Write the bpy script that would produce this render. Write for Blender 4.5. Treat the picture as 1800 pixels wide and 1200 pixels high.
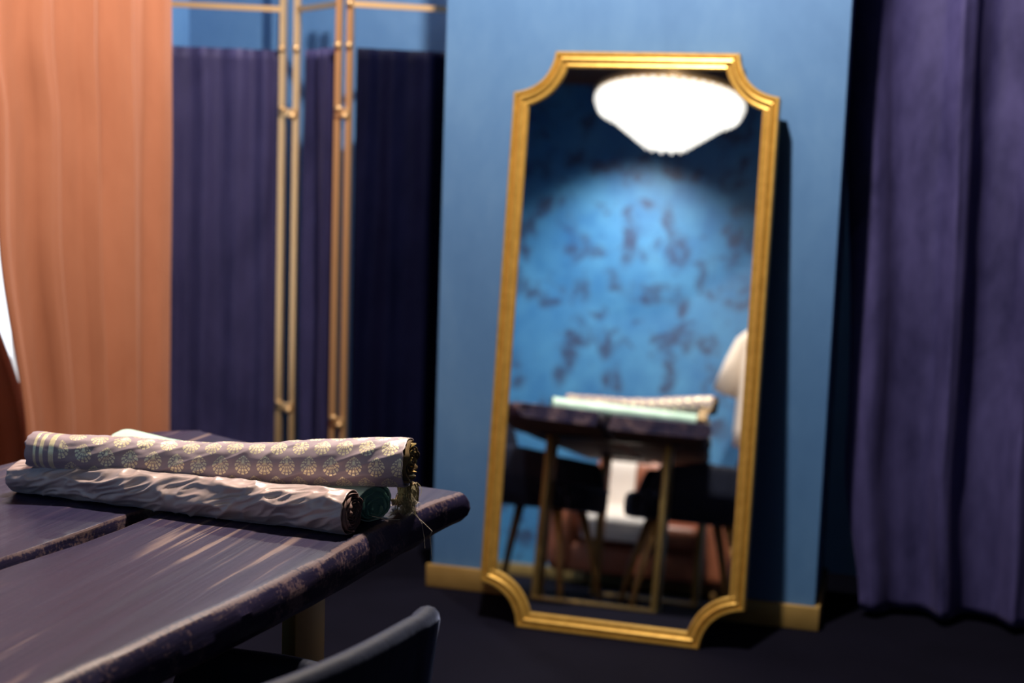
import bpy, bmesh, math, random
from mathutils import Vector, Matrix, noise
random.seed(7)
for o in list(bpy.data.objects): bpy.data.objects.remove(o)
S = bpy.context.scene
COL = S.collection
PI = math.pi
rad = math.radians

# ------------------------------------------------------------------ camera
F_PX = 2514.0
CAM = Vector((0, 0, 1.35))
def cam_axes(yaw, pitch, roll):
    y, p, r = rad(yaw), rad(pitch), rad(roll)
    fwd = Vector((-math.sin(y)*math.cos(p), math.cos(y)*math.cos(p), -math.sin(p)))
    right = Vector((math.cos(y), math.sin(y), 0)); up = right.cross(fwd)
    return (math.cos(r)*right+math.sin(r)*up, -math.sin(r)*right+math.cos(r)*up, fwd)
cr, cu_, cf = cam_axes(15.3, 7.4, 1.9)
cd = bpy.data.cameras.new('camera'); co = bpy.data.objects.new('camera', cd); COL.objects.link(co)
m = Matrix.Identity(4)
for i in range(3):
    m[i][0] = cr[i]; m[i][1] = cu_[i]; m[i][2] = -cf[i]; m[i][3] = CAM[i]
co.matrix_world = m
cd.sensor_width = 36; cd.lens = 36*F_PX/1800; cd.clip_start = .05
cd.dof.use_dof = True; cd.dof.focus_distance = 2.21; cd.dof.aperture_fstop = 2.8
S.camera = co

# ------------------------------------------------------------------ world, lamps, exposure
W = bpy.data.worlds.new('world'); S.world = W; W.use_nodes = True
W.node_tree.nodes['Background'].inputs[0].default_value = (.86, .92, 1, 1)
W.node_tree.nodes['Background'].inputs[1].default_value = 2.2
def area(name, loc, target, size, power, col, spread=180):
    l = bpy.data.lights.new(name, 'AREA'); l.shape = 'DISK'; l.size = size; l.energy = power; l.color = col
    l.spread = rad(spread)
    o = bpy.data.objects.new(name, l); COL.objects.link(o); o.location = loc
    o.rotation_euler = (Vector(target)-Vector(loc)).to_track_quat('-Z', 'Y').to_euler()
    return o
def spot(name, loc, target, power, col, angle=150, blend=.4, r=.05):
    l = bpy.data.lights.new(name, 'SPOT'); l.energy = power; l.color = col; l.spot_size = rad(angle); l.spot_blend = blend; l.shadow_soft_size = r
    o = bpy.data.objects.new(name, l); COL.objects.link(o); o.location = loc
    o.rotation_euler = (Vector(target)-Vector(loc)).to_track_quat('-Z', 'Y').to_euler()
    return o
spot('downlight_or_fill', (-.80, 2.92, 3.06), (-.85, 2.9, 0), 430, (1, .84, .68), 160, .5, .05)
spot('downlight_or_fill', (-1.0, 2.85, 3.06), (-1.08, 2.0, .8), 215, (1, .84, .68), 62, .8, .04)  # added narrow fill spot, only to brighten the fabric rolls
spot('downlight_or_fill', (-1.85, 4.69, 3.06), (-1.85, 4.69, 0), 150, (1, .90, .80), 130, .6, .04)  # added fill spot behind the screen, lifts the dim back wall
spot('downlight_or_fill', (-1.72, .12, 3.06), (-1.72, -.50, 0), 330, (1, .90, .80), 98, 1.0, .05)
VS = S.view_settings
S.display_settings.display_device = 'sRGB'
VS.view_transform = 'Standard'; VS.look = 'None'; VS.gamma = 1; VS.use_curve_mapping = False
VS.exposure = 0.0
CHANDELIER_STRENGTH = 1.25

# ------------------------------------------------------------------ node helpers
class E:
    """a float socket with arithmetic"""
    def __init__(s, nt, sock): s.nt = nt; s.s = sock
    def _op(s, op, *a):
        n = s.nt.nodes.new('ShaderNodeMath'); n.operation = op
        for i, v in enumerate((s,)+a):
            if isinstance(v, E): s.nt.links.new(v.s, n.inputs[i])
            else: n.inputs[i].default_value = v
        return E(s.nt, n.outputs[0])
    def __add__(s, o): return s._op('ADD', o)
    def __radd__(s, o): return s._op('ADD', o)
    def __sub__(s, o): return s._op('SUBTRACT', o)
    def __rsub__(s, o): return (s*-1)._op('ADD', o)
    def __mul__(s, o): return s._op('MULTIPLY', o)
    def __rmul__(s, o): return s._op('MULTIPLY', o)
    def __truediv__(s, o): return s._op('DIVIDE', o)
    def fract(s): return s._op('FRACT')
    def floor(s): return s._op('FLOOR')
    def abs(s): return s._op('ABSOLUTE')
    def sqrt(s): return s._op('SQRT')
    def sin(s): return s._op('SINE')
    def cos(s): return s._op('COSINE')
    def atan2(s, o): return s._op('ARCTAN2', o)
    def lt(s, o): return s._op('LESS_THAN', o)
    def gt(s, o): return s._op('GREATER_THAN', o)
    def min(s, o): return s._op('MINIMUM', o)
    def max(s, o): return s._op('MAXIMUM', o)
    def pw(s, o): return s._op('POWER', o)
    def smooth(s, a, b):
        n = s.nt.nodes.new('ShaderNodeMapRange'); n.interpolation_type = 'SMOOTHSTEP'
        s.nt.links.new(s.s, n.inputs[0]); n.inputs[1].default_value = a; n.inputs[2].default_value = b
        return E(s.nt, n.outputs[0])
class Mat:
    def __init__(s, name, col=(.5, .5, .5), rough=.5, metal=0, **kw):
        s.m = bpy.data.materials.new(name); s.m.use_nodes = True; s.nt = s.m.node_tree
        s.b = s.nt.nodes['Principled BSDF']
        s.b.inputs['Base Color'].default_value = (*col, 1); s.b.inputs['Roughness'].default_value = rough
        s.b.inputs['Metallic'].default_value = metal
        for k, v in kw.items():
            s.b.inputs[k.replace('_', ' ')].default_value = v
    def coord(s, which='Object', scale=(1, 1, 1)):
        t = s.nt.nodes.new('ShaderNodeTexCoord'); mp = s.nt.nodes.new('ShaderNodeMapping')
        mp.inputs['Scale'].default_value = scale; s.nt.links.new(t.outputs[which], mp.inputs[0]); return mp.outputs[0]
    def xyz(s, vec):
        n = s.nt.nodes.new('ShaderNodeSeparateXYZ'); s.nt.links.new(vec, n.inputs[0]); return [E(s.nt, n.outputs[i]) for i in range(3)]
    def noise(s, vec, scale=5, detail=4, rough=.55, dist=0):
        n = s.nt.nodes.new('ShaderNodeTexNoise'); s.nt.links.new(vec, n.inputs['Vector'])
        n.inputs['Scale'].default_value = scale; n.inputs['Detail'].default_value = detail
        n.inputs['Roughness'].default_value = rough; n.inputs['Distortion'].default_value = dist
        return E(s.nt, n.outputs[0])
    def attr(s, name):
        n = s.nt.nodes.new('ShaderNodeAttribute'); n.attribute_name = name; return E(s.nt, n.outputs['Fac'])
    def ramp(s, e, stops):
        n = s.nt.nodes.new('ShaderNodeValToRGB'); s.nt.links.new(e.s, n.inputs[0]); r = n.color_ramp
        while len(r.elements) < len(stops): r.elements.new(.5)
        for el, (p, c) in zip(r.elements, stops): el.position = p; el.color = (*c, 1)
        return n.outputs[0]
    def mix(s, f, a, b):
        n = s.nt.nodes.new('ShaderNodeMix'); n.data_type = 'RGBA'
        s.nt.links.new(f.s, n.inputs[0])
        for i, v in ((6, a), (7, b)):
            if isinstance(v, tuple): n.inputs[i].default_value = (*v, 1)
            else: s.nt.links.new(v, n.inputs[i])
        return n.outputs[2]
    def set(s, inp, e): s.nt.links.new(e.s if isinstance(e, E) else e, s.b.inputs[inp]); return s
    def bump(s, e, strength=.3, dist=.01):
        n = s.nt.nodes.new('ShaderNodeBump'); n.inputs['Strength'].default_value = strength; n.inputs['Distance'].default_value = dist
        s.nt.links.new(e.s, n.inputs['Height']); s.nt.links.new(n.outputs[0], s.b.inputs['Normal']); return s
def emis(name, col, k):
    m_ = Mat(name, (.8, .8, .8)); m_.b.inputs['Emission Color'].default_value = (*col, 1); m_.b.inputs['Emission Strength'].default_value = k
    return m_.m

# ------------------------------------------------------------------ materials
def make_materials():
    M = {}
    # blue plaster
    a = Mat('blue_plaster', rough=.6)
    v = a.coord('Object', (1, 1, .55)); n1 = a.noise(v, 2.2, 5, .6, .6); n2 = a.noise(v, 26, 4)
    a.set('Base Color', a.ramp(n1*.8+n2*.2, [(.3, (.048, .140, .335)), (.5, (.064, .172, .385)), (.72, (.092, .216, .435))]))
    a.bump(n2, .12, .004); M['wall'] = a.m
    # damask wallpaper on the rear wall
    a = Mat('damask_wallpaper', rough=.42); a.b.inputs['Specular IOR Level'].default_value = .6
    v = a.coord('Object'); x, y, z = a.xyz(v)
    w1 = a.noise(v, 4.5, 4); w2 = a.noise(v, 4, 4)
    tx, tz = .64, .80
    zz = z/tz; row = zz.floor(); xx = (x/tx + row*.5)
    fx = xx.fract()-.5 + (w1-.5)*.45; fz = zz.fract()-.5 + (w2-.5)*.45
    def blob(cx, cz, sx, sz):
        return (((fx-cx)/sx)*((fx-cx)/sx) + ((fz-cz)/sz)*((fz-cz)/sz)).smooth(1.25, .2)
    d = blob(-.22, .18, .11, .26)
    for b_ in ((.02, -.27, .28, .10), (.27, .08, .13, .18), (-.10, .38, .17, .09), (.16, .33, .09, .15), (-.34, -.2, .14, .11), (.36, -.3, .10, .13)): d = d.max(blob(*b_))
    n = a.noise(v, 9, 5); n3 = a.noise(v, 3.5, 3)
    d = d*n.smooth(.36, .60); d = d.max(a.noise(v, 5.5, 5, .6, 1.0).smooth(.54, .68)*.8)
    base = a.ramp(n3*.6+n*.4, [(.3, (.020, .130, .34)), (.7, (.070, .265, .48))])
    a.set('Base Color', a.mix(d*.78, base, (.022, .016, .060))); M['wallpaper'] = a.m
    # navy carpet
    a = Mat('navy_carpet', rough=.95); a.b.inputs['Specular IOR Level'].default_value = .08; v = a.coord(); n = a.noise(v, 3, 3); n2 = a.noise(v, 220, 2)
    a.set('Base Color', a.ramp(n*.5+n2*.5, [(.3, (.0014, .0016, .006)), (.7, (.0038, .0040, .012))])); a.bump(n2, .5, .004)
    M['carpet'] = a.m
    M['ceiling'] = Mat('brown_ceiling_paint', (.11, .055, .035), .8).m
    M['dark_wall'] = Mat('dark_navy_paint', (.02, .025, .05), .8).m
    # painted gold
    a = Mat('gold_paint', rough=.36, metal=.55); v = a.coord('Object'); n = a.noise(v, 40, 3)
    a.set('Base Color', a.ramp(n, [(.3, (.46, .285, .060)), (.7, (.58, .375, .090))])); M['gold'] = a.m
    a = Mat('gold_skirting', rough=.45, metal=.35); v = a.coord('Object'); n = a.noise(v, 12, 3)
    a.set('Base Color', a.ramp(n, [(.3, (.33, .22, .07)), (.7, (.40, .275, .095))])); M['skirt'] = a.m
    M['brass'] = Mat('brushed_brass', (.62, .42, .22), .35, .65).m
    M['brass_leg'] = Mat('dull_gold_steel', (.34, .23, .075), .42, .5).m
    M['mirror'] = Mat('mirror_glass', (.88, .92, .95), 0.0, 1.0).m
    M['backing'] = Mat('dark_backing_board', (.03, .02, .015), .8).m
    # velvets
    def velvet(name, c0, c1, tint, sheen, sc=2.0, rough=.6):
        a = Mat(name, rough=rough); v = a.coord('Object', (1, 1, .45)); n = a.noise(v, sc, 5, .65, .8); n2 = a.noise(v, 7*sc, 3, .6)
        a.set('Base Color', a.ramp(n*.75+n2*.25, [(.32, c0), (.68, c1)]))
        a.b.inputs['Sheen Weight'].default_value = sheen; a.b.inputs['Sheen Roughness'].default_value = .35
        a.b.inputs['Sheen Tint'].default_value = (*tint, 1); a.b.inputs['Specular IOR Level'].default_value = .15
        a.bump(n2, .25, .006); return a.m
    M['velvet_violet'] = velvet('violet_velvet', (.013, .013, .055), (.070, .066, .205), (.50, .45, 1.0), .25, 2.6)
    M['velvet_indigo'] = velvet('indigo_velvet', (.015, .015, .055), (.042, .039, .120), (.48, .44, .95), .22, 2.4)
    M['velvet_indigo_shaded'] = velvet('shaded_indigo_velvet', (.0012, .0018, .010), (.004, .005, .024), (.30, .32, .8), .02, 2.4)  # near-black indigo copy: shade on one screen panel painted into the cloth
    M['velvet_indigo_shaded'].node_tree.nodes['Principled BSDF'].inputs['Specular IOR Level'].default_value = .03
    M['velvet_orange'] = velvet('terracotta_velvet', (.34, .128, .072), (.43, .176, .104), (1, .75, .65), .3, 1.6)
    M['chair_fabric'] = velvet('midnight_blue_velvet', (.006, .008, .018), (.012, .016, .034), (.40, .50, .85), .40, 6)
    # stained wood
    a = Mat('stained_slab_wood', rough=.4)
    v = a.coord('Object', (34, 1.5, 34)); g = a.noise(v, 1.0, 6, .62, .25)
    v2 = a.coord('Object', (90, 2.2, 90)); g2 = a.noise(v2, 1.0, 4, .6)
    v3 = a.coord('Object', (4, 1.1, 4)); big = a.noise(v3, 1.6, 4)
    v4 = a.coord('Object'); sp = a.noise(v4, 160, 3, .6); pt = a.noise(v4, 16, 5, .65)
    col = a.ramp(g*.6+big*.4, [(.30, (.006, .007, .027)), (.52, (.015, .012, .038)), (.75, (.040, .026, .054))])
    streak = (g2*.55+g*.45).smooth(.53, .62)*big.smooth(.47, .58)
    col = a.mix(streak*.55, col, (.25, .175, .15))
    edge = a.attr('edge'); side = a.attr('side')
    wear_highlight = (edge + (sp-.5)*1.2 + (pt-.5)*1.0).smooth(.62, 1.05)
    col = a.mix(wear_highlight*.36, col, (.26, .175, .15))  # rubbed edge wear that also paints in the highlight along the rim
    swear = side*(pt*.6+sp*.4).smooth(.50, .62)
    col = a.mix(swear*.45, col, (.26, .17, .17))
    a.set('Base Color', col); a.set('Roughness', (g2*.3+.24+sp*.1)); a.bump(g*.5+g2*.5, .35, .004)
    a.b.inputs['Specular IOR Level'].default_value = .22
    M['slab'] = a.m
    a = Mat('raw_underside_wood', rough=.7); v = a.coord('Object', (22, 1.2, 22)); g = a.noise(v, 1, 5)
    a.set('Base Color', a.ramp(g, [(.3, (.10, .055, .038)), (.7, (.19, .105, .07))])); M['raw_wood'] = a.m
    a = Mat('walnut_leg_wood', rough=.45); v = a.coord('Object', (30, 30, 3)); g = a.noise(v, 1, 4)
    a.set('Base Color', a.ramp(g, [(.3, (.26, .14, .045)), (.7, (.42, .24, .085))])); M['leg_wood'] = a.m
    a = Mat('terracotta_leather', rough=.45); v = a.coord(); g = a.noise(v, 7, 4)
    a.set('Base Color', a.ramp(g, [(.3, (.26, .085, .042)), (.7, (.36, .125, .065))])); a.bump(a.noise(v, 60, 3), .2, .004); M['leather'] = a.m
    M['cream'] = Mat('cream_linen', (.78, .66, .54), .85, Sheen_Weight=.2).m
    M['cushion'] = Mat('off_white_linen', (.80, .74, .68), .85, Sheen_Weight=.2).m
    M['navy_cloth'] = Mat('navy_wool', (.03, .045, .11), .9, Sheen_Weight=.2).m
    M['black_metal'] = Mat('black_metal', (.012, .012, .014), .4, .6).m
    M['crystal'] = emis('lit_crystal', (1, .93, .82), CHANDELIER_STRENGTH)
    M['white_frame'] = Mat('white_window_paint', (.8, .78, .75), .5).m
    g_ = Mat('window_glass', (1, 1, 1), 0.02); g_.b.inputs['Transmission Weight'].default_value = 1; g_.b.inputs['IOR'].default_value = 1.02; M['glass'] = g_.m
    # brocade: uv is in metres
    a = Mat('mauve_gold_brocade', rough=.42)
    uvn = a.nt.nodes.new('ShaderNodeUVMap'); u, v, _ = a.xyz(uvn.outputs[0])
    pu, pv = .0385, .0330
    rv = (v+.0215)/pv; row = rv.floor(); par = (row*.5).fract()*2
    uu = u/pu + par*.5
    X = (uu.fract()-.5)*pu; Y = (rv.fract()-.5)*pv
    nx = X/.0142; ny = Y/.0158
    narrow = 1 - ny.smooth(.1, 1.15)*.40
    ex = nx/narrow; rr = (ex*ex+ny*ny).sqrt(); th = ex.atan2(ny*-1+.35)
    inside = rr.lt(1 - ((th*9).cos()*.05).abs())
    stem = nx.abs().lt(.07)*ny.gt(.8)*ny.lt(1.0)
    rr2 = (nx*nx + (ny-.35)*(ny-.35)).sqrt()
    rays = ((th*15).cos()).gt(-.50)
    feath = ((rr2*17 - th.abs()*3).sin()).gt(-.72)
    eyes_r = ((nx.abs()-.40)*(nx.abs()-.40)*1.4 + (ny-.42)*(ny-.42)).sqrt()
    ring = eyes_r.gt(.24).max(eyes_r.lt(.15))
    core = rr2.lt(.16)
    petal = (rays*feath).max(core)*ring
    near_edge = rr.gt(.80)
    motif = (inside*petal.max(near_edge*rays)).max(stem)
    u_ok = u.gt(.055)
    st = None
    for c0, w_ in ((.016, .0022), (.027, .0030), (.043, .0042)):
        s_ = (u-c0).abs().lt(w_); st = s_ if st is None else st.max(s_)
    uvv = uvn.outputs[0]
    fine = a.noise(uvv, 900, 2)
    gold = (motif*u_ok).max(st)*fine.smooth(.30, .42)
    big = a.noise(uvv, 26, 3)
    clo = a.ramp(big, [(.3, (.250, .200, .240)), (.7, (.320, .250, .275))])
    a.set('Base Color', a.mix(gold, clo, (.80, .72, .46))); a.set('Metallic', gold*.5)
    a.set('Roughness', (gold*-.10)+.44)
    a.b.inputs['Sheen Weight'].default_value = .25; a.b.inputs['Sheen Tint'].default_value = (.8, .75, 1, 1)
    a.bump(gold*.7+a.noise(uvv, 500, 2)*.3, .3, .0012); M['brocade'] = a.m
    M['brocade_edge'] = Mat('raw_gold_brocade_edge', (.17, .115, .055), .5, .45).m
    M['gold_lurex'] = Mat('gold_thread_back', (.50, .36, .13), .4, .7).m
    a = Mat('taupe_satin', rough=.33); uvn = a.nt.nodes.new('ShaderNodeUVMap'); g = a.noise(uvn.outputs[0], 30, 3); g2 = a.noise(uvn.outputs[0], 800, 2)
    a.set('Base Color', a.ramp(g, [(.3, (.39, .305, .300)), (.7, (.47, .37, .345))])); a.b.inputs['Metallic'].default_value = .25
    a.b.inputs['Sheen Weight'].default_value = .3; a.b.inputs['Sheen Tint'].default_value = (.8, .78, 1, 1)
    a.bump(g2, .1, .0006); M['satin'] = a.m
    M['satin_edge'] = Mat('dark_taupe_cut_edge', (.17, .105, .098), .45, .1).m
    a = Mat('mint_silk', rough=.45); uvn = a.nt.nodes.new('ShaderNodeUVMap'); g = a.noise(uvn.outputs[0], 18, 3)
    a.set('Base Color', a.ramp(g, [(.3, (.36, .57, .49)), (.7, (.44, .64, .56))])); a.b.inputs['Sheen Weight'].default_value = .3; M['mint'] = a.m
    M['mint_edge'] = Mat('mint_cut_edge', (.13, .32, .27), .6).m
    M['thread'] = Mat('loose_thread', (.62, .56, .46), .5).m
    M['green_thread'] = Mat('olive_fringe', (.22, .19, .11), .6).m
    return M
M = make_materials()

# ------------------------------------------------------------------ mesh helpers
def link(name, me, mat=None, parent=None, smooth=False):
    o = bpy.data.objects.new(name, me); COL.objects.link(o)
    if mat is not None and not me.materials: me.materials.append(mat)
    if parent is not None: o.parent = parent
    if smooth:
        me.polygons.foreach_set('use_smooth', [True]*len(me.polygons))
    return o
def mesh(name, vs, fs, mat, parent=None, smooth=False, origin=None):
    """vertices in world space unless the parent is a local-built thing; origin moves the object origin"""
    off = Vector((0, 0, 0))
    if parent is not None and parent.get('_world'): off = Vector(parent['_world'])
    o_ = Vector(origin) if origin is not None else off
    me = bpy.data.meshes.new(name); me.from_pydata([tuple(Vector(v)-o_) for v in vs], [], fs); me.update()
    ob = link(name, me, mat, parent, smooth); ob.location = o_-off
    return ob
def empty(name, loc):
    o = bpy.data.objects.new(name, None); COL.objects.link(o); o.location = loc; o['_world'] = list(loc); o.empty_display_size = .05; return o
def tag(o, label, cat, group=None):
    o['label'] = label; o['category'] = cat
    if group: o['group'] = group
    return o
def struct(o): o['kind'] = 'structure'; return o
def box_v(x0, x1, y0, y1, z0, z1):
    v = [(x, y, z) for z in (z0, z1) for y in (y0, y1) for x in (x0, x1)]
    return v, [(0, 2, 3, 1), (4, 5, 7, 6), (0, 1, 5, 4), (2, 6, 7, 3), (0, 4, 6, 2), (1, 3, 7, 5)]
def box(name, b, mat, parent=None, bevel=0, seg=2, origin=None):
    v, f = box_v(*b)
    o = mesh(name, v, f, mat, parent, bevel > 0, origin)
    if bevel:
        md = o.modifiers.new('bevel', 'BEVEL'); md.width = bevel; md.segments = seg; md.limit_method = 'NONE'
    return o
def lathe_v(prof, n=24, c=(0, 0, 0)):
    vs, fs = [], []
    for r, z in prof:
        for k in range(n): t = 2*PI*k/n; vs.append((c[0]+r*math.cos(t), c[1]+r*math.sin(t), c[2]+z))
    for i in range(len(prof)-1):
        for k in range(n):
            k2 = (k+1) % n; fs.append((i*n+k, i*n+k2, (i+1)*n+k2, (i+1)*n+k))
    fs.append(tuple(range(n-1, -1, -1))); fs.append(tuple((len(prof)-1)*n+k for k in range(n)))
    return vs, fs
def tube_v(pts, r, n=8, r2=None):
    """tapered tube through points"""
    pts = [Vector(p) for p in pts]; vs, fs = [], []; L = len(pts)
    up = Vector((0, 0, 1))
    for i, p in enumerate(pts):
        t = (pts[min(i+1, L-1)]-pts[max(i-1, 0)]).normalized()
        a = t.cross(up); a = a.normalized() if a.length > 1e-4 else Vector((1, 0, 0)); b = t.cross(a)
        rr = r if r2 is None else r+(r2-r)*i/(L-1)
        for k in range(n): q = 2*PI*k/n; vs.append(p+a*rr*math.cos(q)+b*rr*math.sin(q))
    for i in range(L-1):
        for k in range(n): k2 = (k+1) % n; fs.append((i*n+k, i*n+k2, (i+1)*n+k2, (i+1)*n+k))
    fs.append(tuple(range(n-1, -1, -1))); fs.append(tuple((L-1)*n+k for k in range(n)))
    return vs, fs
def grid_faces(nu, nv, wrap_v=False):
    f = []
    for i in range(nu-1):
        for j in range(nv if wrap_v else nv-1):
            j2 = (j+1) % nv; f.append((i*nv+j, i*nv+j2, (i+1)*nv+j2, (i+1)*nv+j))
    return f
def sstep(a, b, x):
    t = max(0, min(1, (x-a)/(b-a))); return t*t*(3-2*t)
def nz(x, y=0, z=0): return noise.noise(Vector((x, y, z)))

# ------------------------------------------------------------------ the room
WY = 4.155               # front face of the pier that carries the mirror
PX0, PX1 = -1.372, -.192
BY = 4.78                # blue wall behind the screen
RY = -.62                # rear wall (seen only in the mirror)
LX, RX, CZ = -2.56, 1.75, 3.12
struct(box('floor', (LX-.1, RX+.1, RY-.1, BY+.1, -.1, 0), M['carpet']))
struct(box('ceiling', (LX-.1, RX+.1, RY-.1, BY+.1, CZ, CZ+.1), M['ceiling']))
struct(box('wall_rear', (LX-.1, RX+.1, RY-.12, RY, 0, CZ), M['wallpaper']))
struct(box('wall_right', (RX, RX+.1, RY, BY, 0, CZ), M['dark_wall']))
struct(box('wall_back', (LX-.1, RX+.1, BY, BY+.1, 0, CZ), M['wall']))
struct(box('wall_front', (PX0, PX1, WY, WY+.42, 0, CZ), M['wall']))
# left wall with a window opening
WY0, WY1, WZ0, WZ1 = 2.55, 3.85, .35, 2.5
v, f = [], []
for b in ((LX-.1, LX, RY, WY0, 0, CZ), (LX-.1, LX, WY1, BY, 0, CZ), (LX-.1, LX, WY0, WY1, 0, WZ0), (LX-.1, LX, WY0, WY1, WZ1, CZ)):
    v_, f_ = box_v(*b); f += [tuple(i+len(v) for i in q) for q in f_]; v += v_
struct(mesh('wall_left', v, f, M['wall']))
win = struct(empty('window_1', (LX-.05, (WY0+WY1)/2, WZ0)))
for b in ((WY0, WY0+.05, WZ0, WZ1), (WY1-.05, WY1, WZ0, WZ1), (WY0+.05, WY1-.05, WZ0, WZ0+.05), (WY0+.05, WY1-.05, WZ1-.05, WZ1), (3.175, 3.225, WZ0+.05, WZ1-.05)):
    box('window_frame', (LX-.08, LX-.02, *b), M['white_frame'], win)
for b in ((WY0+.05, 3.175), (3.225, WY1-.05)):
    box('pane', (LX-.052, LX-.046, b[0], b[1], WZ0+.05, WZ1-.05), M['glass'], win)
# gilded skirting
struct(box('baseboard_front', (PX0-.016, PX1+.016, WY-.016, WY, 0, .072), M['skirt'], None, .003))
struct(box('baseboard_front_side', (PX1, PX1+.016, WY, WY+.42, 0, .072), M['skirt'], None, .003))
struct(box('baseboard_rear', (LX, RX, RY, RY+.016, 0, .072), M['skirt'], None, .003))
struct(box('baseboard_back', (LX, PX0, BY-.016, BY, 0, .072), M['skirt'], None, .003))

# ------------------------------------------------------------------ curtains
def curtain(name, path, z0, z1, amp, waves, mat, label, seed=0, nu=260, nvv=60, shift=None, thick=.006, group=None, hem=0.0, rough=.0015):
    P = [Vector((*p, 0)) for p in path]
    seg = [(P[i+1]-P[i]).length for i in range(len(P)-1)]; L = sum(seg)
    vs = []
    for i in range(nu):
        d = L*i/(nu-1); k = 0; dd = d
        while k < len(seg)-1 and dd > seg[k]: dd -= seg[k]; k += 1
        p = P[k].lerp(P[k+1], dd/seg[k]); t = (P[k+1]-P[k]).normalized(); n = Vector((t.y, -t.x, 0))
        for j in range(nvv):
            w = j/(nvv-1); z = z1+(z0-z1)*w
            ph = 2*PI*waves*d/L + 1.3*nz(d*3+seed, w*.6, seed) + seed
            a = amp*(.75+.5*nz(d*2.1, 3+seed, w*.4))*(.85+.3*w)
            s = math.sin(ph); s = math.copysign(abs(s)**.8, s)
            off = a*s + .10*amp*math.sin(2.7*ph+seed+w) + .008*nz(d*7, w*3, seed+4) + rough*nz(d*26, w*12, seed+8)
            q = p+n*off+t*(.4*a*math.cos(ph))
            if shift: q = q + t*shift(i/(nu-1), z)
            zz = z + (hem*nz(d*6, seed+9, 0) if j == nvv-1 else 0)
            vs.append((q.x, q.y, zz))
    o = mesh(name, vs, grid_faces(nu, nvv), mat, None, True, (P[0].x, P[0].y, z0))
    md = o.modifiers.new('thickness', 'SOLIDIFY'); md.thickness = thick
    tag(o, label, 'curtain', group); return o
def sw1(u, z):                                       # free edge drifts to the right towards the floor
    return (1-u)**1.5*(.11*sstep(1.15, .50, z)-.05*sstep(1.40, 1.62, z))
def sw2(u, z):
    return u**1.5*(.27*sstep(1.2, .5, z)) - .03*u*sstep(1.2, 1.8, z)
curtain('window_curtain', [(-2.24, 3.165), (-2.23, 4.045)], .02, 2.9, .030, 4.2, M['velvet_orange'], 'bright terracotta velvet curtain hanging between window and folding screen', 1.3, shift=sw1)
curtain('window_curtain', [(-2.34, 2.25), (-2.32, 3.19)], .02, 2.9, .034, 6, M['velvet_orange'], 'shaded terracotta curtain at far left edge beyond the bright window gap', 4.1, shift=sw2)
def sw3(u, z): return (1-u)**3*(.07*sstep(.5, .0, z) - .085*sstep(.6, 2, z))
curtain('fitting_room_curtain', [(-.150, 4.350), (1.15, 4.37)], .025, 2.95, .044, 5.2, M['velvet_violet'], 'violet crushed velvet curtain reaching the floor at far right', .6, nu=320, nvv=110, shift=sw3, hem=.012, rough=.005)

# ------------------------------------------------------------------ leaning mirror
TILT = rad(7.7); MYAW = rad(-.4)
MX, MY = -.7515, 3.862
def mp(x, s, d):      # x across, s up the face, d forward of the face
    h = s*math.sin(TILT)-d*math.cos(TILT)
    return Vector((MX+x*math.cos(MYAW)-h*math.sin(MYAW), MY+x*math.sin(MYAW)+h*math.cos(MYAW), s*math.cos(TILT)+d*math.sin(TILT)))
HW, HH, NX, NS = .3835, 1.668, .118, .120
def outline(inset):
    """outer outline, scooped corners, moved inwards by inset; closed list with corner flags"""
    w, h = HW, HH
    pts = []
    def arc(p, q, n=14, sag=.033):
        p = Vector(p); q = Vector(q); c = Vector((0, h/2)); mid = (p+q)/2; d = (q-p); nn = Vector((-d.y, d.x)).normalized()
        if nn.dot(c-mid) < 0: nn = -nn
        return [p.lerp(q, k/n)+nn*sag*4*(k/n)*(1-k/n) for k in range(n+1)]
    pts += arc((-w, h-NS), (-w+NX, h)); pts += arc((w-NX, h), (w, h-NS))
    pts += arc((w, NS), (w-NX, 0)); pts += arc((-w+NX, 0), (-w, NS))
    # inset by intersecting offset edges
    n = len(pts); out = []
    for i in range(n):
        a, b, c = pts[i-1], pts[i], pts[(i+1) % n]
        e1 = (b-a).normalized(); e2 = (c-b).normalized()
        n1 = Vector((e1.y, -e1.x)); n2 = Vector((e2.y, -e2.x))     # clockwise outline: inward normal
        k = 1+n1.dot(n2); mit = (n1+n2)/k
        out.append(b+mit*inset)
    return out
mir = empty('floor_mirror', (MX, MY, 0))
tag(mir, 'tall gold framed mirror with scooped corners leaning against blue wall', 'mirror')
prof = [(.0, -.045), (.0, .000), (.003, .004), (.009, .004), (.011, -.001), (.013, -.004), (.017, .002), (.023, .004), (.028, .001), (.030, -.004), (.034, -.005), (.040, -.003), (.044, -.005), (.046, -.012), (.046, -.024), (.046, -.045)]
rings = [[mp(p.x, p.y, d) for p in outline(i)] for i, d in prof]
nO = len(rings[0])
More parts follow.
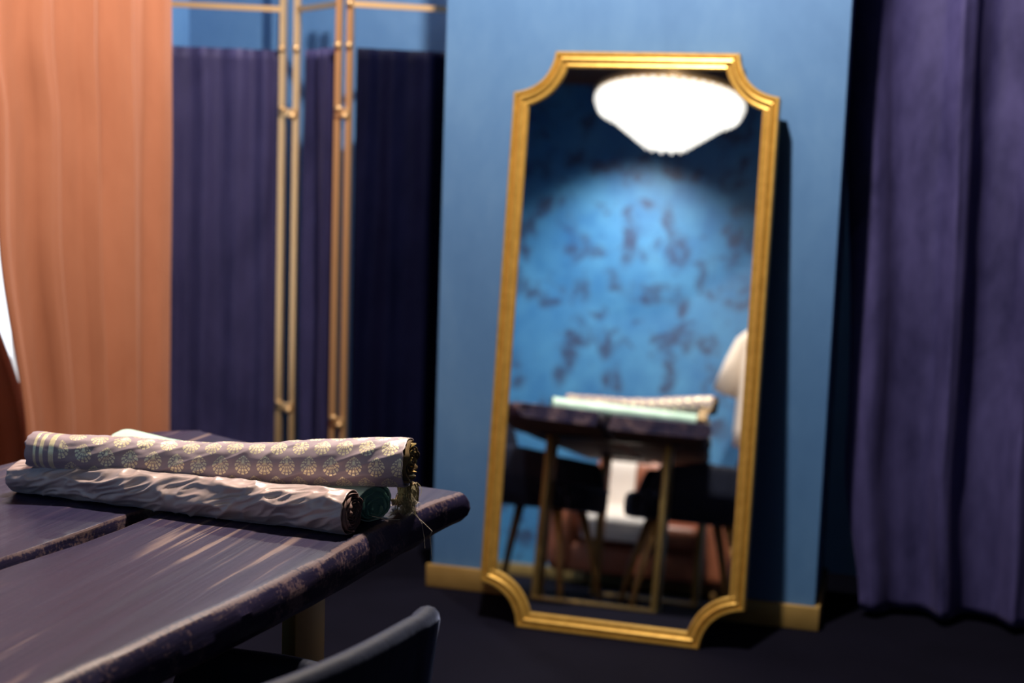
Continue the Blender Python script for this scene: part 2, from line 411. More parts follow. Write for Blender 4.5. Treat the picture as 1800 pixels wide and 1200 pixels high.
# four straight sides and four scooped corners: mitred pieces of moulding
def moulding(name, i0, i1):
    vs, fs = [], []
    ids = [k % nO for k in range(i0, i1+1)]; m_ = len(prof)
    for k in ids:
        for r_ in rings: vs.append(r_[k])
    for i in range(len(ids)-1):
        for j in range(m_): j2 = (j+1) % m_; fs.append((i*m_+j, (i+1)*m_+j, (i+1)*m_+j2, i*m_+j2))
    fs.append(tuple(range(m_))); fs.append(tuple((len(ids)-1)*m_+j for j in range(m_-1, -1, -1)))
    return mesh(name, vs, fs, M['gold'], mir)
for c in range(4):
    moulding('corner_moulding', c*15, c*15+14)
    moulding('side_moulding', c*15+14, c*15+15)
gl = outline(.044); vs = [mp(p.x, p.y, -.014) for p in gl]+[mp(p.x, p.y, -.018) for p in gl]
n = len(gl)
mesh('glass', vs, [tuple(range(n-1, -1, -1)), tuple(range(n, 2*n))]+[(k, (k+1) % n, n+(k+1) % n, n+k) for k in range(n)], M['mirror'], mir)
gl = outline(.040); vs = [mp(p.x, p.y, -.024) for p in gl]+[mp(p.x, p.y, -.040) for p in gl]
mesh('backing_board', vs, [tuple(range(n-1, -1, -1)), tuple(range(n, 2*n))]+[(k, (k+1) % n, n+(k+1) % n, n+k) for k in range(n)], M['backing'], mir)

# ------------------------------------------------------------------ folding screen
scr = empty('folding_screen', (-1.95, 4.5, 0))
tag(scr, 'brass folding screen with indigo velvet panels beside the blue wall', 'room divider')
def post(x, y, r=.0095, z1=2.02):
    v, f = box_v(x-r, x+r, y-r, y+r, 0.0, z1); mesh('post', v, f, M['brass'], scr)
def ball(name, c, r, mat=None):
    pr = [(r*math.sin(PI*k/8)+1e-4, -r*math.cos(PI*k/8)) for k in range(9)]
    v, f = lathe_v(pr, 12, c); mesh(name, v, f, mat or M['brass'], scr, True)
def rail(a, b, z, r=.009):
    a = Vector((*a, z)); b = Vector((*b, z)); t = (b-a).normalized(); n = Vector((-t.y, t.x, 0))
    vs = [p+n*s*r*.7+Vector((0, 0, h*r)) for p in (a, b) for s, h in ((-1, -1), (1, -1), (1, 1), (-1, 1))]
    mesh('rail', vs, [(0, 1, 5, 4), (1, 2, 6, 5), (2, 3, 7, 6), (3, 0, 4, 7), (3, 2, 1, 0), (4, 5, 6, 7)], M['brass'], scr)
def velvet_panel(a, b, z0, z1, seed, ins):
    a = Vector((*a, 0)); b = Vector((*b, 0)); t = (b-a).normalized(); n = Vector((t.y, -t.x, 0)); a = a+t*ins[0]; b = b-t*ins[1]; L = (b-a).length
    nu, nv_ = 90, 40; vs = []
    for i in range(nu):
        d = L*i/(nu-1)
        for j in range(nv_):
            w = j/(nv_-1); z = z1+(z0-z1)*w
            off = .010*math.sin(2*PI*d/.105+2.6*nz(d*6+seed, w*.8, seed)+seed)+.012*nz(d*13, w*1.6, seed)+.004*nz(d*34, w*5, seed+2)
            q = a+t*d+n*off; vs.append((q.x, q.y, z))
    o = mesh('velvet_panel', vs, grid_faces(nu, nv_), M['velvet_indigo_shaded' if seed > 7 else 'velvet_indigo'], scr, True)  # right-hand panel takes the velvet with its shade painted in
    md = o.modifiers.new('thickness', 'SOLIDIFY'); md.thickness = .004
PANELS = [((-2.462, 4.42), (-2.100, 4.585)), ((-2.048, 4.585), (-1.818, 4.40)), ((-1.780, 4.40), (-1.40, 4.615))]
for k, (a, b) in enumerate(PANELS):
    post(*a); post(*b)
    for z in (1.818, .12): rail(a, b, z)
    velvet_panel(a, b, .13, 1.680, 3.1*k+1, ((.012, .014), (.040, .016), (.022, .012))[k])
    for p in (a, b):
        for z in (1.685,): ball('finial', (p[0], p[1]-.012, z), .013)
ball('finial', (PANELS[2][0][0], PANELS[2][0][1]-.012, 1.818), .013)
for (p, q) in ((PANELS[0][1], PANELS[1][0]), (PANELS[1][1], PANELS[2][0])):
    c = ((p[0]+q[0])/2, (p[1]+q[1])/2)
    for z in (1.47, .45):
        box('hinge', (p[0]-.006, q[0]+.006, c[1]-.018, c[1]-.0125, z-.014, z+.014), M['brass'], scr, .002)
        ball('hinge_pin', (p[0]+.008, c[1]-.018, z+.012), .012); ball('hinge_pin', (q[0]-.008, c[1]-.018, z-.012), .012)

# ------------------------------------------------------------------ slab table
ZT = .76
tab = empty('slab_table', (-1.17, 1.5, 0))
tag(tab, 'dark stained live edge slab table with gap down the middle and gold steel legs', 'table')
def interp(tbl, y):
    if y <= tbl[0][0]: return tbl[0][1]+(y-tbl[0][0])*(tbl[1][1]-tbl[0][1])/(tbl[1][0]-tbl[0][0])
    for (a, b), (c, d) in zip(tbl, tbl[1:]):
        if y <= c: t = (y-a)/(c-a); return b+(d-b)*t
    (a, b), (c, d) = tbl[-2:]; return d+(y-c)*(d-b)/(c-a)
R_EDGE = [(.50, -.985), (1.0, -.915), (1.319, -.881), (1.43, -.860), (1.537, -.846), (1.65, -.825), (1.786, -.806), (1.882, -.796), (2.059, -.785), (2.16, -.774), (2.274, -.754), (2.36, -.728)]
R_BACK = [(.5, -1.225), (1.0, -1.205), (1.664, -1.177), (1.76, -1.160), (1.83, -1.148), (1.912, -1.138), (2.0, -1.134), (2.4, -1.105)]
L_EDGE = [(.5, -1.262), (1.2, -1.238), (1.713, -1.212), (1.85, -1.193), (1.981, -1.179), (2.45, -1.145), (2.6, -1.13)]
L_BACK = [(.5, -1.62), (1.5, -1.590), (2.22, -1.567), (2.278, -1.557), (2.45, -1.540), (2.546, -1.525), (2.62, -1.465), (2.66, -1.405), (2.8, -1.2)]
def slab(name, ea, eb, endfn, seed, inner):
    """ea: left outline X(Y), eb: right outline X(Y) of the upper face"""
    # cross-section, fractions across; (which edge, dx outward, z below top, edge flag, side flag)
    sec = [('a', -.009, .000, 0, 0), ('a', .000, .0008, 1, 0), ('a', .006, .0035, 1, 0), ('a', .010, .008, .5, .6), ('a', .015, .020, .0, 1), ('a', .017, .036, 0, 1), ('a', .014, .052, 0, 1), ('a', .004, .065, .2, 1), ('a', -.006, .072, 0, .3), ('a', -.02, .075, 0, 0)]
    nt_ = 12; ny_ = 170
    vs, ed, sd = [], [], []
    cols = []
    for i in range(ny_):
        t = i/(ny_-1)
        ring = []
        def edge_pt(side, dx, dz):
            sg = -1 if side == 'a' else 1
            if side == inner: dx *= .35
            fx = 0 if side == 'a' else 1
            y = .52+(endfn(fx)-.52)*t
            x = interp(ea if side == 'a' else eb, y)
            wob = .004*nz(y*5, seed+fx*7, dz*20)+.0022*nz(y*14, seed+fx*7, dz*40) if dz > 0 else .0018*nz(y*9, seed+fx*5)
            low = .010*nz(y*3.2, seed+fx*3, 5)*min(1, dz/.04)
            kk = 1-.20*sstep(2.20, 2.37, y)
            return Vector((x+sg*(dx+wob+low), y, ZT-dz*kk))
        pa = edge_pt('a', 0, 0); pb = edge_pt('b', 0, 0)
        top = []
        for k in range(1, nt_):
            q = k/nt_
            y = .52+(endfn(q)-.52)*t
            top.append(Vector((pa.x+(pb.x-pa.x)*q, y, ZT+.0006*nz(q*9, y*2, seed))))
        ring += [(edge_pt('a', d, h), e, s) for (_, d, h, e, s) in reversed(sec)]
        ring += [(p, 0, 0) for p in top]
        ring += [(edge_pt('b', d, h), e, s) for (_, d, h, e, s) in sec]
        n_r = len(ring)
        for p, e, s in ring: vs.append(p); ed.append(e); sd.append(s)
    # rounded far end: pull outwards below the top face
    fs = []
    for i in range(ny_-1):
        for j in range(n_r): j2 = (j+1) % n_r; fs.append((i*n_r+j, i*n_r+j2, (i+1)*n_r+j2, (i+1)*n_r+j))
    base = (ny_-1)*n_r
    # sawn end face: its own vertices so that the arris stays crisp
    last = list(range(base, base+n_r)); cz = ZT-.036
    rng = [(.000, 1.0, .6, .2), (.004, .95, .8, .5), (.007, .90, .1, 1)]
    for step, (dy, k_, e, s) in enumerate(rng):
        st = len(vs)
        for j in range(n_r):
            p = vs[base+j]; vs.append(Vector((p.x, p.y+dy+(.003*nz(p.x*22, p.z*30, seed) if step else 0), cz+(p.z-cz)*k_))); ed.append(e); sd.append(s)
        if step:
            for j in range(n_r): j2 = (j+1) % n_r; fs.append((st-n_r+j, st-n_r+j2, st+j2, st+j))
        last = list(range(st, st+n_r))
    fs.append(tuple(last)); fs.append(tuple(range(n_r-1, -1, -1)))
    o = mesh(name, vs, fs, M['slab'], tab, True)
    for nm, arr in (('edge', ed), ('side', sd)):
        at = o.data.attributes.new(nm, 'FLOAT', 'POINT'); at.data.foreach_set('value', arr)
    o.data.set_sharp_from_angle(angle=rad(24))
    o.data.materials.append(M['raw_wood'])
    for pl in o.data.polygons:
        if pl.normal.z < -.8 and pl.center.z < ZT-.05: pl.material_index = 1
    return o
slab('slab', R_BACK, R_EDGE, lambda q: 2.405-.050*q, 3.0, 'a')
slab('slab', L_BACK, L_EDGE, lambda q: 2.66-.13*q, 9.0, 'b')
for yy in (2.10, .95):
    for x0 in (-1.425, -.925):
        box('leg', (x0, x0+.025, yy-.06, yy+.06, .012, ZT-.074), M['brass_leg'], tab, .002)
    box('foot_bar', (-1.425, -.90, yy-.06, yy+.06, 0, .012), M['brass_leg'], tab, .002)
    box('mounting_plate', (-1.45, -.875, yy-.07, yy+.07, ZT-.082, ZT-.072), M['black_metal'], tab, .001)

# ------------------------------------------------------------------ fabric rolls
def roll(name, p0, p1, ry0, rz0, ry1, rz1, disp, mat, label, nu=260, nv=120, ragged=.0015, power=2.0, cat='fabric roll', sag=(0, 0)):
    """tube from p0 (left) to p1 (right); angle 0 = bottom, going round the camera side to the top"""
    p0, p1 = Vector(p0), Vector(p1); ax = (p1-p0); L = ax.length; t = ax.normalized()
    front = Vector((t.y, -t.x, 0)).normalized()      # towards the camera (-Y)
    if front.y > 0: front = -front
    up = Vector((0, 0, 1))
    root = empty(name, tuple((p0+p1)/2)); tag(root, label, cat, 'rolled fabrics on the table')
    vs, uv = [], []
    for i in range(nu):
        s = i/(nu-1); ry = ry0+(ry1-ry0)*s; rz = rz0+(rz1-rz0)*s
        per = 0; prev = None
        for j in range(nv+1):
            a = 2*PI*j/nv
            fx = math.sin(a); fz = -math.cos(a)
            fx = math.copysign(abs(fx)**(2/power), fx); fz = math.copysign(abs(fz)**(2/power), fz)
            dloc = disp(s*L, a, L)
            c = p0+ax*s+Vector((0, sag[0], sag[1]))*(math.sin(PI*s)**1.3*1.15*(1-.5*s))
            q = c+front*(fx*(ry+dloc))+up*(fz*(rz+dloc*(1 if fz > -.7 else .15)))
            if i in (0, nu-1): q = q+t*ragged*nz(a*3, i, 2)
            if prev is not None: per += (q-prev).length
            prev = q
            vs.append(q); uv.append((s*L, per))
    fs = grid_faces(nu, nv+1)
    o = mesh('cloth', vs, fs, mat, root, True)
    ul = o.data.uv_layers.new(name='UVMap')
    for lp in o.data.loops: ul.data[lp.index].uv = uv[lp.vertex_index]
    md = o.modifiers.new('thickness', 'SOLIDIFY'); md.thickness = .0012; md.offset = -1
    return root, dict(p0=p0, p1=p1, t=t, front=front, up=up)
def spiral(name, root, fr, at_end, ry, rz, turns, depth, mat, seed, jitter=.003, cen=(0, 0), r_in=.12, wav=.0012, n=260, nd=3):
    """edge of the wound cloth: a spiral ribbon set back into the tube"""
    c0 = fr['p1'] if at_end else fr['p0']; sg = 1 if at_end else -1
    vs = []
    for i in range(n):
        q = i/(n-1); a = 2*PI*turns*q; k = r_in+(.965-r_in)*q
        off = cen[0]*(1-q), cen[1]*(1-q)
        w = wav*nz(a*1.7, seed, 0)+wav*.8*nz(a*.6, seed+3, 1)
        jt = jitter*nz(a*1.3, seed+5, 2)+jitter*.5*nz(a*.37, seed+8, 1)+jitter*.45
        for j in range(nd):
            d = (-depth*(1-j/(nd-1)))+(jt if j == nd-1 else 0)
            vs.append(c0+fr['t']*sg*d+fr['front']*((k*ry+w)*math.sin(a)+off[0])-fr['up']*((k*rz+w)*math.cos(a)-off[1]))
    o = mesh(name, vs, grid_faces(n, nd), mat, root, True)
    md = o.modifiers.new('thickness', 'SOLIDIFY'); md.thickness = .0011; md.offset = 0
    return o
def plug(root, fr, at_end, ry, rz, set_back, mat):
    c0 = fr['p1'] if at_end else fr['p0']; sg = 1 if at_end else -1
    vs = [c0-fr['t']*sg*set_back+fr['front']*(.95*ry*math.sin(2*PI*k/32))-fr['up']*(.95*rz*math.cos(2*PI*k/32)) for k in range(32)]
    vs2 = [v-fr['t']*sg*.01 for v in vs]
    mesh('inner_layers', vs+vs2, [tuple(range(32)), tuple(range(63, 31, -1))]+[(k, (k+1) % 32, 32+(k+1) % 32, 32+k) for k in range(32)], mat, root)

# taupe satin roll, front
def d_satin(u, a, L):
    f = sstep(0, .04, u)*sstep(L, L-.03, u)
    w = sstep(.25, .8, math.sin(a)*.6+.5)                       # creases mostly on the camera side and top
    g = u*26-a*2.2+1.3*nz(u*11, a*1.1, 2)
    r1 = 1-abs(nz(g*.34, a*.55+u*6, 4))*2.2
    r2 = 1-abs(nz(u*34-a*1.7, a*1.6, 8))*2.2
    return (.0070*max(0, r1)**2+.0030*max(0, r2)**2-.0034)*(.35+.65*f)*(.3+.7*w)+.0030*nz(u*7, a*.7, 6)
rt, frt = roll('satin_roll', (-1.418, 2.062, ZT+.0265), (-.802, 2.022, ZT+.0345), .034, .0255, .0345, .0335, d_satin, M['satin'], 'taupe grey satin fabric roll lying at the front of the pile', nu=320, nv=140)
spiral('wound_edge', rt, frt, True, .0345, .0335, 8, .03, M['satin_edge'], 1.0, .009, (.004, .001), .1, .0018, 340)
plug(rt, frt, True, .034, .0335, .02, M['satin_edge'])
spiral('wound_edge', rt, frt, False, .0325, .0245, 6, .03, M['satin_edge'], 5.0, .003)
plug(rt, frt, False, .033, .025, .02, M['satin_edge'])
# mint roll, behind
def d_mint(u, a, L): return .0020*nz(u*7, a*.9, 3)+.0008*nz(u*20-a, a*2, 1)
rm, frm = roll('silk_roll', (-1.375, 2.325, ZT+.0315), (-.798, 2.112, ZT+.0282), .042, .0305, .040, .0275, d_mint, M['mint'], 'pale mint green silk roll lying behind at the back of the pile', nu=200, nv=100, power=2.3)
spiral('wound_edge', rm, frm, True, .038, .0258, 3.2, .025, M['mint_edge'], 2.0, .005, (-.004, -.012), .25, .003)
plug(rm, frm, True, .0390, .0268, .004, M['mint_edge'])
spiral('wound_edge', rm, frm, False, .041, .0295, 4, .025, M['mint_edge'], 7.0, .004)
plug(rm, frm, False, .041, .030, .012, M['mint_edge'])
# brocade roll, on top
def d_broc(u, a, L):
    r1 = 1-abs(nz(u*17-a*1.3, a*.8, 14))*2
    return .0026*nz(u*9, a*.9, 11)+.0022*max(0, r1)**2*sstep(.03, .12, u)+.0008*nz(u*45, a*3, 12)
rb, frb = roll('brocade_roll', (-1.378, 2.046, .840), (-.742, 2.112, .8605), .034, .0275, .037, .0375, d_broc, M['brocade'], 'mauve brocade roll with gold leaf motifs on top of the pile', nu=320, nv=120, ragged=.004, power=2.25, sag=(.030, -.021))
spiral('wound_edge', rb, frb, True, .0355, .036, 5.5, .03, M['brocade_edge'], 11, .012, (.0, .006), .15, .003, 300)
spiral('gold_wound_edge', rb, frb, True, .0325, .033, 4.2, .028, M['gold_lurex'], 17, .013, (.0, .008), .2, .0035, 260)
plug(rb, frb, True, .0365, .037, .018, M['brocade_edge'])
spiral('wound_edge', rb, frb, False, .0295, .0235, 5, .03, M['brocade_edge'], 21, .003)
plug(rb, frb, False, .031, .0250, .02, M['brocade_edge'])
# loose selvedge tail that droops from the end, with its frayed fringe
TAIL = Vector((-.772, 2.196, ZT+.024)); vs = []
nu_, nv_ = 60, 16
for i in range(nu_):
    q = i/(nu_-1)
    for j in range(nv_):
        w = j/(nv_-1)
        if q < .3:                                      # tongue leaving the roll
            k = q/.3; c_ = Vector((-.757, 2.128, .848)).lerp(TAIL+Vector((0, -.010, .024)), k); p = c_+Vector((0, .006*math.sin(PI*k), .010*math.sin(PI*k)))
        else:                                           # curls over on the table
            a_ = -.45+4.9*(q-.3)/.7; r_ = .0235-.008*(q-.3)/.7
            p = TAIL+Vector((0, r_*math.sin(a_), r_*math.cos(a_)))
        vs.append(p+Vector((-.026+.040*w+.005*nz(q*6, w*2, 3), .003*nz(q*9, w*4, 1), .003*nz(q*9, w*5, 6))))
o = mesh('selvedge_tail', vs, grid_faces(nu_, nv_), M['brocade_edge'], rb, True)
md = o.modifiers.new('thickness', 'SOLIDIFY'); md.thickness = .0016
rnd = random.Random(3)
def threads(name, n_, mat, r, gen):
    vs, fs = [], []
    for k in range(n_):
        v_, f_ = tube_v(gen(k), r, 4); fs += [tuple(i+len(vs) for i in q) for q in f_]; vs += v_
    o = mesh(name, vs, fs, mat, rb); o['kind'] = 'stuff'; return o
tailc = TAIL+Vector((.006, 0, 0))
def g1(k):
    a = rnd.uniform(-.5, 2.4); s = tailc+Vector((rnd.uniform(-.016, .008), -.024*math.sin(a), .024*math.cos(a)))
    e = Vector((s.x+rnd.uniform(-.004, .014), s.y-rnd.uniform(.002, .020), max(ZT+.003, s.z-rnd.uniform(.008, .030))))
    mid = (s+e)/2+Vector((rnd.uniform(.001, .006), rnd.uniform(-.008, .0), rnd.uniform(.001, .007)))
    return [s, s.lerp(mid, .55)+Vector((0, 0, .002)), mid, mid.lerp(e, .5)+Vector((.001, 0, -.001)), e]
threads('fringe', 170, M['green_thread'], .00045, g1)
def g2(k):
    s = tailc+Vector((rnd.uniform(-.004, .006), rnd.uniform(-.020, .004), rnd.uniform(-.010, .012)))
    ang = rnd.uniform(-1.2, .9); R_ = rnd.uniform(.012, .045); c = Vector((s.x+rnd.uniform(0, .012), s.y-rnd.uniform(0, .012), ZT+.0035))
    pts = [s, s.lerp(c, .5)+Vector((.006, -.003, .006)), c]
    cur = Vector(c); h = ang
    for q in range(9):
        h += rnd.uniform(-.55, .55)+.12*(1 if k % 2 else -1)
        cur = cur+Vector((math.cos(h), math.sin(h), 0))*R_/7; cur.x = min(cur.x, interp(R_EDGE, cur.y)-.004); pts.append(Vector((cur.x, cur.y, ZT+.0022+.003*abs(math.sin(q+k)))))
    return pts
threads('loose_thread', 44, M['thread'], .00033, g2)
def g3(k):
    y = 2.20-.02*k; x = interp(R_EDGE, y)
    if k == 0: return [(x-.05, y+.01, ZT+.003), (x-.02, y+.004, ZT+.003), (x+.004, y, ZT+.001), (x+.022, y-.004, ZT-.02), (x+.027, y-.006, ZT-.045), (x+.030, y-.010, ZT-.060)]
    return [(x-.05, y+.03, ZT+.003), (x-.01, y+.015, ZT+.004), (x+.010, y+.010, ZT-.001), (x+.030, y+.020, ZT-.022), (x+.040, y+.026, ZT-.034), (x+.037, y+.024, ZT-.042), (x+.042, y+.024, ZT-.082)]
threads('loose_thread', 2, M['thread'], .0004, g3)
def g4(k):
    c = frm['p1']; return [(c.x+.004, c.y-.02, ZT+.012), (c.x+.020, c.y-.030, ZT+.014), (c.x+.030, c.y-.02, ZT+.008), (c.x+.022, c.y-.002, ZT+.004), (c.x+.04, c.y+.01, ZT+.003)]
threads('loose_thread', 1, M['thread'], .0005, g4)

# ------------------------------------------------------------------ chairs
def make_chair():
    root = empty('tub_chair', (0, 0, 0))
    # plan: U open to +X
    path = []
    xb, hy, rc, xf = -.255, .262, .10, .235
    def add(p, n): path.append((p, n))
    for k in range(14): x = xf+(xb+rc-xf)*k/14; add((x, hy), (0, 1))
    for k in range(10): a = PI/2+(PI/2)*k/10; add((xb+rc+rc*math.cos(a), hy-rc+rc*math.sin(a)), (math.cos(a), math.sin(a)))
    for k in range(25): y = hy-rc+(-2*(hy-rc))*k/24; add((xb-.012*math.cos(y/(hy-rc)*PI/2), y), (-1, 0))
    for k in range(1, 11): a = PI+(PI/2)*k/10; add((xb+rc+rc*math.cos(a), -hy+rc+rc*math.sin(a)), (math.cos(a), math.sin(a)))
    for k in range(1, 15): x = xb+rc+(xf-xb-rc)*k/14; add((x, -hy), (0, -1))
    # refine around the back's upper corners
    dense = []
    for (p, n), (p2, n2) in zip(path, path[1:]):
        for q in range(3):
            t = q/3; nn = Vector((n[0]*(1-t)+n2[0]*t, n[1]*(1-t)+n2[1]*t)).normalized(); dense.append((Vector(p).lerp(Vector(p2), t), nn))
    dense.append((Vector(path[-1][0]), Vector(path[-1][1])))
    th = .036; vs = []; nsec = 0
    for (p, n) in dense:
        arm = .636-.02*sstep(-.05, .20, p.x)-.15*sstep(.15, .237, p.x)**2
        ay = abs(p.y)
        back = .775+.0*ay
        k = sstep(.250, .205, ay)*sstep(-.13, -.18, p.x)
        zt = arm+(back-arm)*k
        zb = .385
        sec = []
        lean = lambda z: .035*(z-.45)/.3*(1 if p.x < -.15 else .35)
        for z in (zb, zb+.05, .5, zt-.10, zt-.05, zt-.018): sec.append((th/2, z))
        for q in range(1, 6): a = PI*q/6; sec.append((th/2*math.cos(a), zt-.018+.018*math.sin(a)))
        for z in (zt-.018, zt-.05, zt-.10, .5, zb+.05, zb): sec.append((-th/2, z))
        nsec = len(sec)
        for o_, z in sec:
            z = max(z, zb); f_ = -.055*sstep(.50, .385, z)     # shell tucks under the seat
            q = p+n*(o_+lean(z)+f_); vs.append((q.x, q.y, z))
    fs = grid_faces(len(dense), nsec, True)
    fs.append(tuple(range(nsec))); fs.append(tuple((len(dense)-1)*nsec+j for j in range(nsec-1, -1, -1)))
    mesh('shell', vs, fs, M['chair_fabric'], root, True)
    # seat cushion
    vs = []; N = 40
    levels = [(.90, .385), (.985, .395), (1.0, .42), (1.0, .455), (.985, .48), (.94, .494), (.6, .502)]
    for s, z in levels:
        for k in range(N):
            a = 2*PI*k/N; cx, cy = math.cos(a), math.sin(a); e = 2/4.5
            x = .035+(.250*s)*math.copysign(abs(cx)**e, cx); y = (.235*s)*math.copysign(abs(cy)**e, cy); vs.append((x, y, z))
    fs = grid_faces(len(levels), N, True); fs.append(tuple(range(N-1, -1, -1))); fs.append(tuple((len(levels)-1)*N+k for k in range(N)))
    mesh('seat', vs, fs, M['chair_fabric'], root, True)
    for sx in (-1, 1):
        for sy in (-1, 1):
            v_, f_ = tube_v([(sx*.15, sy*.15, .40), (sx*.205, sy*.205, .20), (sx*.245, sy*.245, .0)], .023, 12, .013)
            mesh('leg', v_, f_, M['leg_wood'], root, True)
    return root
ch = make_chair()
def copy_thing(src):
    r = src.copy(); COL.objects.link(r)
    for c in list(src.children):
        d = c.copy(); COL.objects.link(d); d.parent = r
    return r
tag(ch, 'midnight blue tub chair in the foreground, pushed in at the near side of the table', 'chair', 'tub chairs at the table')
ch.location = (-.892, 1.552, 0); ch.rotation_euler = (0, 0, rad(163.7))
c2 = copy_thing(ch); tag(c2, 'midnight blue tub chair across the table, seen only in the mirror on the left', 'chair', 'tub chairs at the table')
c2.location = (-1.56, 1.66, 0); c2.rotation_euler = (0, 0, rad(8))

# ------------------------------------------------------------------ chandelier
CX, CY, CZR = -1.275, .90, 2.545
cha = empty('chandelier', (CX, CY, CZR)); tag(cha, 'glowing bowl shaped crystal chandelier reflected in top of mirror', 'chandelier')
v, f = lathe_v([(.02, 0), (.385, 0), (.392, .006), (.392, .024), (.36, .034), (.05, .05), (.02, .05)], 48, (CX, CY, CZR)); mesh('top_plate', v, f, M['brass'], cha, True)
v, f = lathe_v([(.012, .04), (.012, CZ-CZR-.03)], 12, (CX, CY, CZR)); mesh('rod', v, f, M['brass'], cha, True)
v, f = lathe_v([(.02, CZ-CZR-.05), (.07, CZ-CZR-.03), (.075, CZ-CZR)], 24, (CX, CY, CZR)); mesh('ceiling_canopy', v, f, M['brass'], cha, True)
dv, df = lathe_v([(.002, .032), (.017, .018), (.021, .0), (.014, -.02), (.002, -.034)], 8)
dme = bpy.data.meshes.new('crystal_drop'); dme.from_pydata(dv, [], df); dme.materials.append(M['crystal'])
for k in range(9):
    q = k/8; r = .372-.262*q; z = -.026-.200*q
    if k < 2: r = .370-.010*k
    nd = max(1, int(2*PI*r/.050))
    for i in range(nd):
        a = 2*PI*(i+.5*(k % 2))/nd
        o = bpy.data.objects.new('crystal_drop', dme); COL.objects.link(o); o.parent = cha
        o.location = (r*math.cos(a), r*math.sin(a), z)
v, f = lathe_v([(.01, -.228), (.07, -.222), (.11, -.195), (.25, -.09), (.325, -.030), (.330, -.004), (.01, -.004)], 40, (CX, CY, CZR)); mesh('inner_bowl', v, f, M['crystal'], cha, True)

# ------------------------------------------------------------------ sofa (mirror only)
sofa = empty('leather_sofa', (-1.35, -.15, 0)); tag(sofa, 'terracotta leather sofa against the wallpaper, seen between chairs in mirror', 'sofa')
SX0, SX1 = -1.86, -.85
box('base', (SX0+.02, SX1-.02, -.55, .22, .08, .24), M['leather'], sofa, .03, 3)
box('backrest', (SX0+.10, SX1-.10, -.60, -.36, .22, .76), M['leather'], sofa, .07, 4)
for x0 in (SX0, SX1-.16): box('armrest', (x0, x0+.16, -.58, .24, .08, .54), M['leather'], sofa, .06, 4)
xm = (SX0+SX1)/2
for x0, x1 in ((SX0+.165, xm-.004), (xm+.004, SX1-.165)): box('seat_cushion', (x0, x1, -.38, .25, .24, .385), M['leather'], sofa, .05, 4)
for x in (SX0+.08, SX1-.08):
    for y in (-.5, .16):
        v_, f_ = tube_v([(x, y, .09), (x, y, 0)], .022, 10, .015); mesh('leg', v_, f_, M['leg_wood'], sofa, True)
# pale throw draped over backrest and seat
def throw():
    prof_ = [(-.52, .772), (-.44, .772), (-.36, .765), (-.335, .72), (-.335, .60), (-.325, .47), (-.28, .405), (-.15, .397), (.05, .397), (.22, .395), (.262, .375), (.266, .32), (.267, .27)]
    pts = []
    for (y0, z0), (y1, z1) in zip(prof_, prof_[1:]):
        for k in range(5): pts.append((y0+(y1-y0)*k/5, z0+(z1-z0)*k/5))
    pts.append(prof_[-1]); n = len(pts); w = 30; vs = []
    for i, (y, z) in enumerate(pts):
        t = i/(n-1); xl = -1.685+.03*t; xr = -1.50+.24*sstep(.35, .9, t)
        for j in range(w):
            q = j/(w-1); e = .006+.006*abs(nz(q*7, t*3, 2))
            vs.append((xl+(xr-xl)*q, y+(e if t > .25 else 0)*sstep(.2, .3, t), z+(e if .4 < t < .85 or t < .2 else 0)))
    o = mesh('throw_blanket', vs, grid_faces(n, w), M['cushion'], None, True, (-1.6, -.1, .4))
    md = o.modifiers.new('thickness', 'SOLIDIFY'); md.thickness = .006; md.offset = 0
    tag(o, 'off white throw draped over terracotta sofa, reflected between the chairs', 'blanket')
throw()

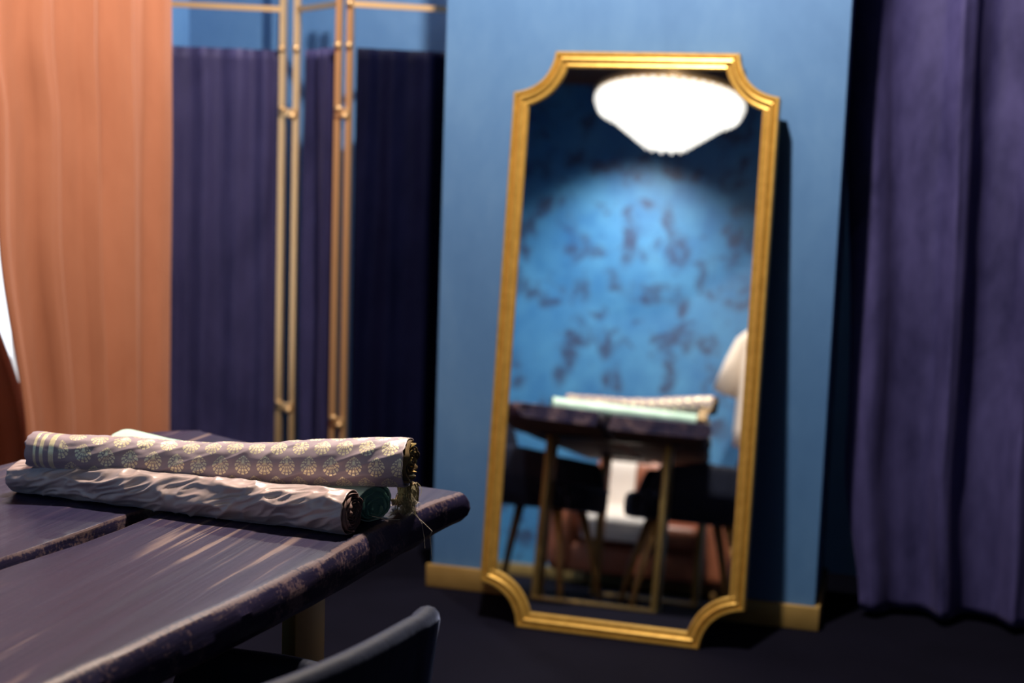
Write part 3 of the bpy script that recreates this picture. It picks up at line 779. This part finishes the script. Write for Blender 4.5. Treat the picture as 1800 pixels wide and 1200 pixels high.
# ------------------------------------------------------------------ dressed mannequin (mirror only)
man = empty('tailor_mannequin', (-.675, .10, 0)); tag(man, 'mannequin in cream short sleeved shirt at right edge of mirror', 'mannequin')
mx, my = -.675, .10
ZO = -.115
def ell_loft(name, levels, mat, parent, n=28, e=2.0):
    vs = []
    for (cx, cy, z, rx, ry) in levels:
        for k in range(n):
            a = 2*PI*k/n; c_, s_ = math.cos(a), math.sin(a)
            vs.append((cx+rx*math.copysign(abs(c_)**(2/e), c_), cy+ry*math.copysign(abs(s_)**(2/e), s_), z))
    fs = grid_faces(len(levels), n, True); fs.append(tuple(range(n-1, -1, -1))); fs.append(tuple((len(levels)-1)*n+k for k in range(n)))
    return mesh(name, vs, fs, mat, parent, True)
ell_loft('shirt', [(mx, my, .85, .225, .15), (mx, my, 1.05+ZO, .23, .145), (mx, my, 1.25+ZO, .225, .14), (mx, my, 1.42+ZO, .228, .135), (mx, my, 1.54+ZO, .215, .11), (mx, my, 1.60+ZO, .15, .085), (mx, my, 1.635+ZO, .08, .065), (mx, my, 1.66+ZO, .065, .06)], M['cream'], man, 28, 2.4)
for s in (-1, 1):
    v_, f_ = tube_v([(mx+s*.15, my, 1.455), (mx+s*.195, my, 1.41), (mx+s*.235, my, 1.30), (mx+s*.285, my, 1.13)], .062, 16, .080)
    mesh('sleeve', v_, f_, M['cream'], man, True)
ell_loft('collar', [(mx, my, 1.64+ZO, .075, .07), (mx, my, 1.675+ZO, .07, .065), (mx, my, 1.69+ZO, .06, .055)], M['cream'], man)
ell_loft('neck_block', [(mx, my, 1.68+ZO, .055, .052), (mx, my, 1.74+ZO, .052, .05), (mx, my, 1.755+ZO, .03, .03)], M['black_metal'], man)
ell_loft('trousers', [(mx, my, .42, .155, .11), (mx, my, .65, .165, .12), (mx, my, .845, .165, .12)], M['navy_cloth'], man, 28, 2.4)
v_, f_ = tube_v([(mx, my, .42), (mx, my, .02)], .016, 12); mesh('stand_pole', v_, f_, M['black_metal'], man, True)
v_, f_ = lathe_v([(.14, 0), (.14, .012), (.13, .02), (.02, .028)], 32, (mx, my, 0)); mesh('stand_base', v_, f_, M['black_metal'], man, True)

for o in bpy.data.objects:
    if '_world' in o: del o['_world']
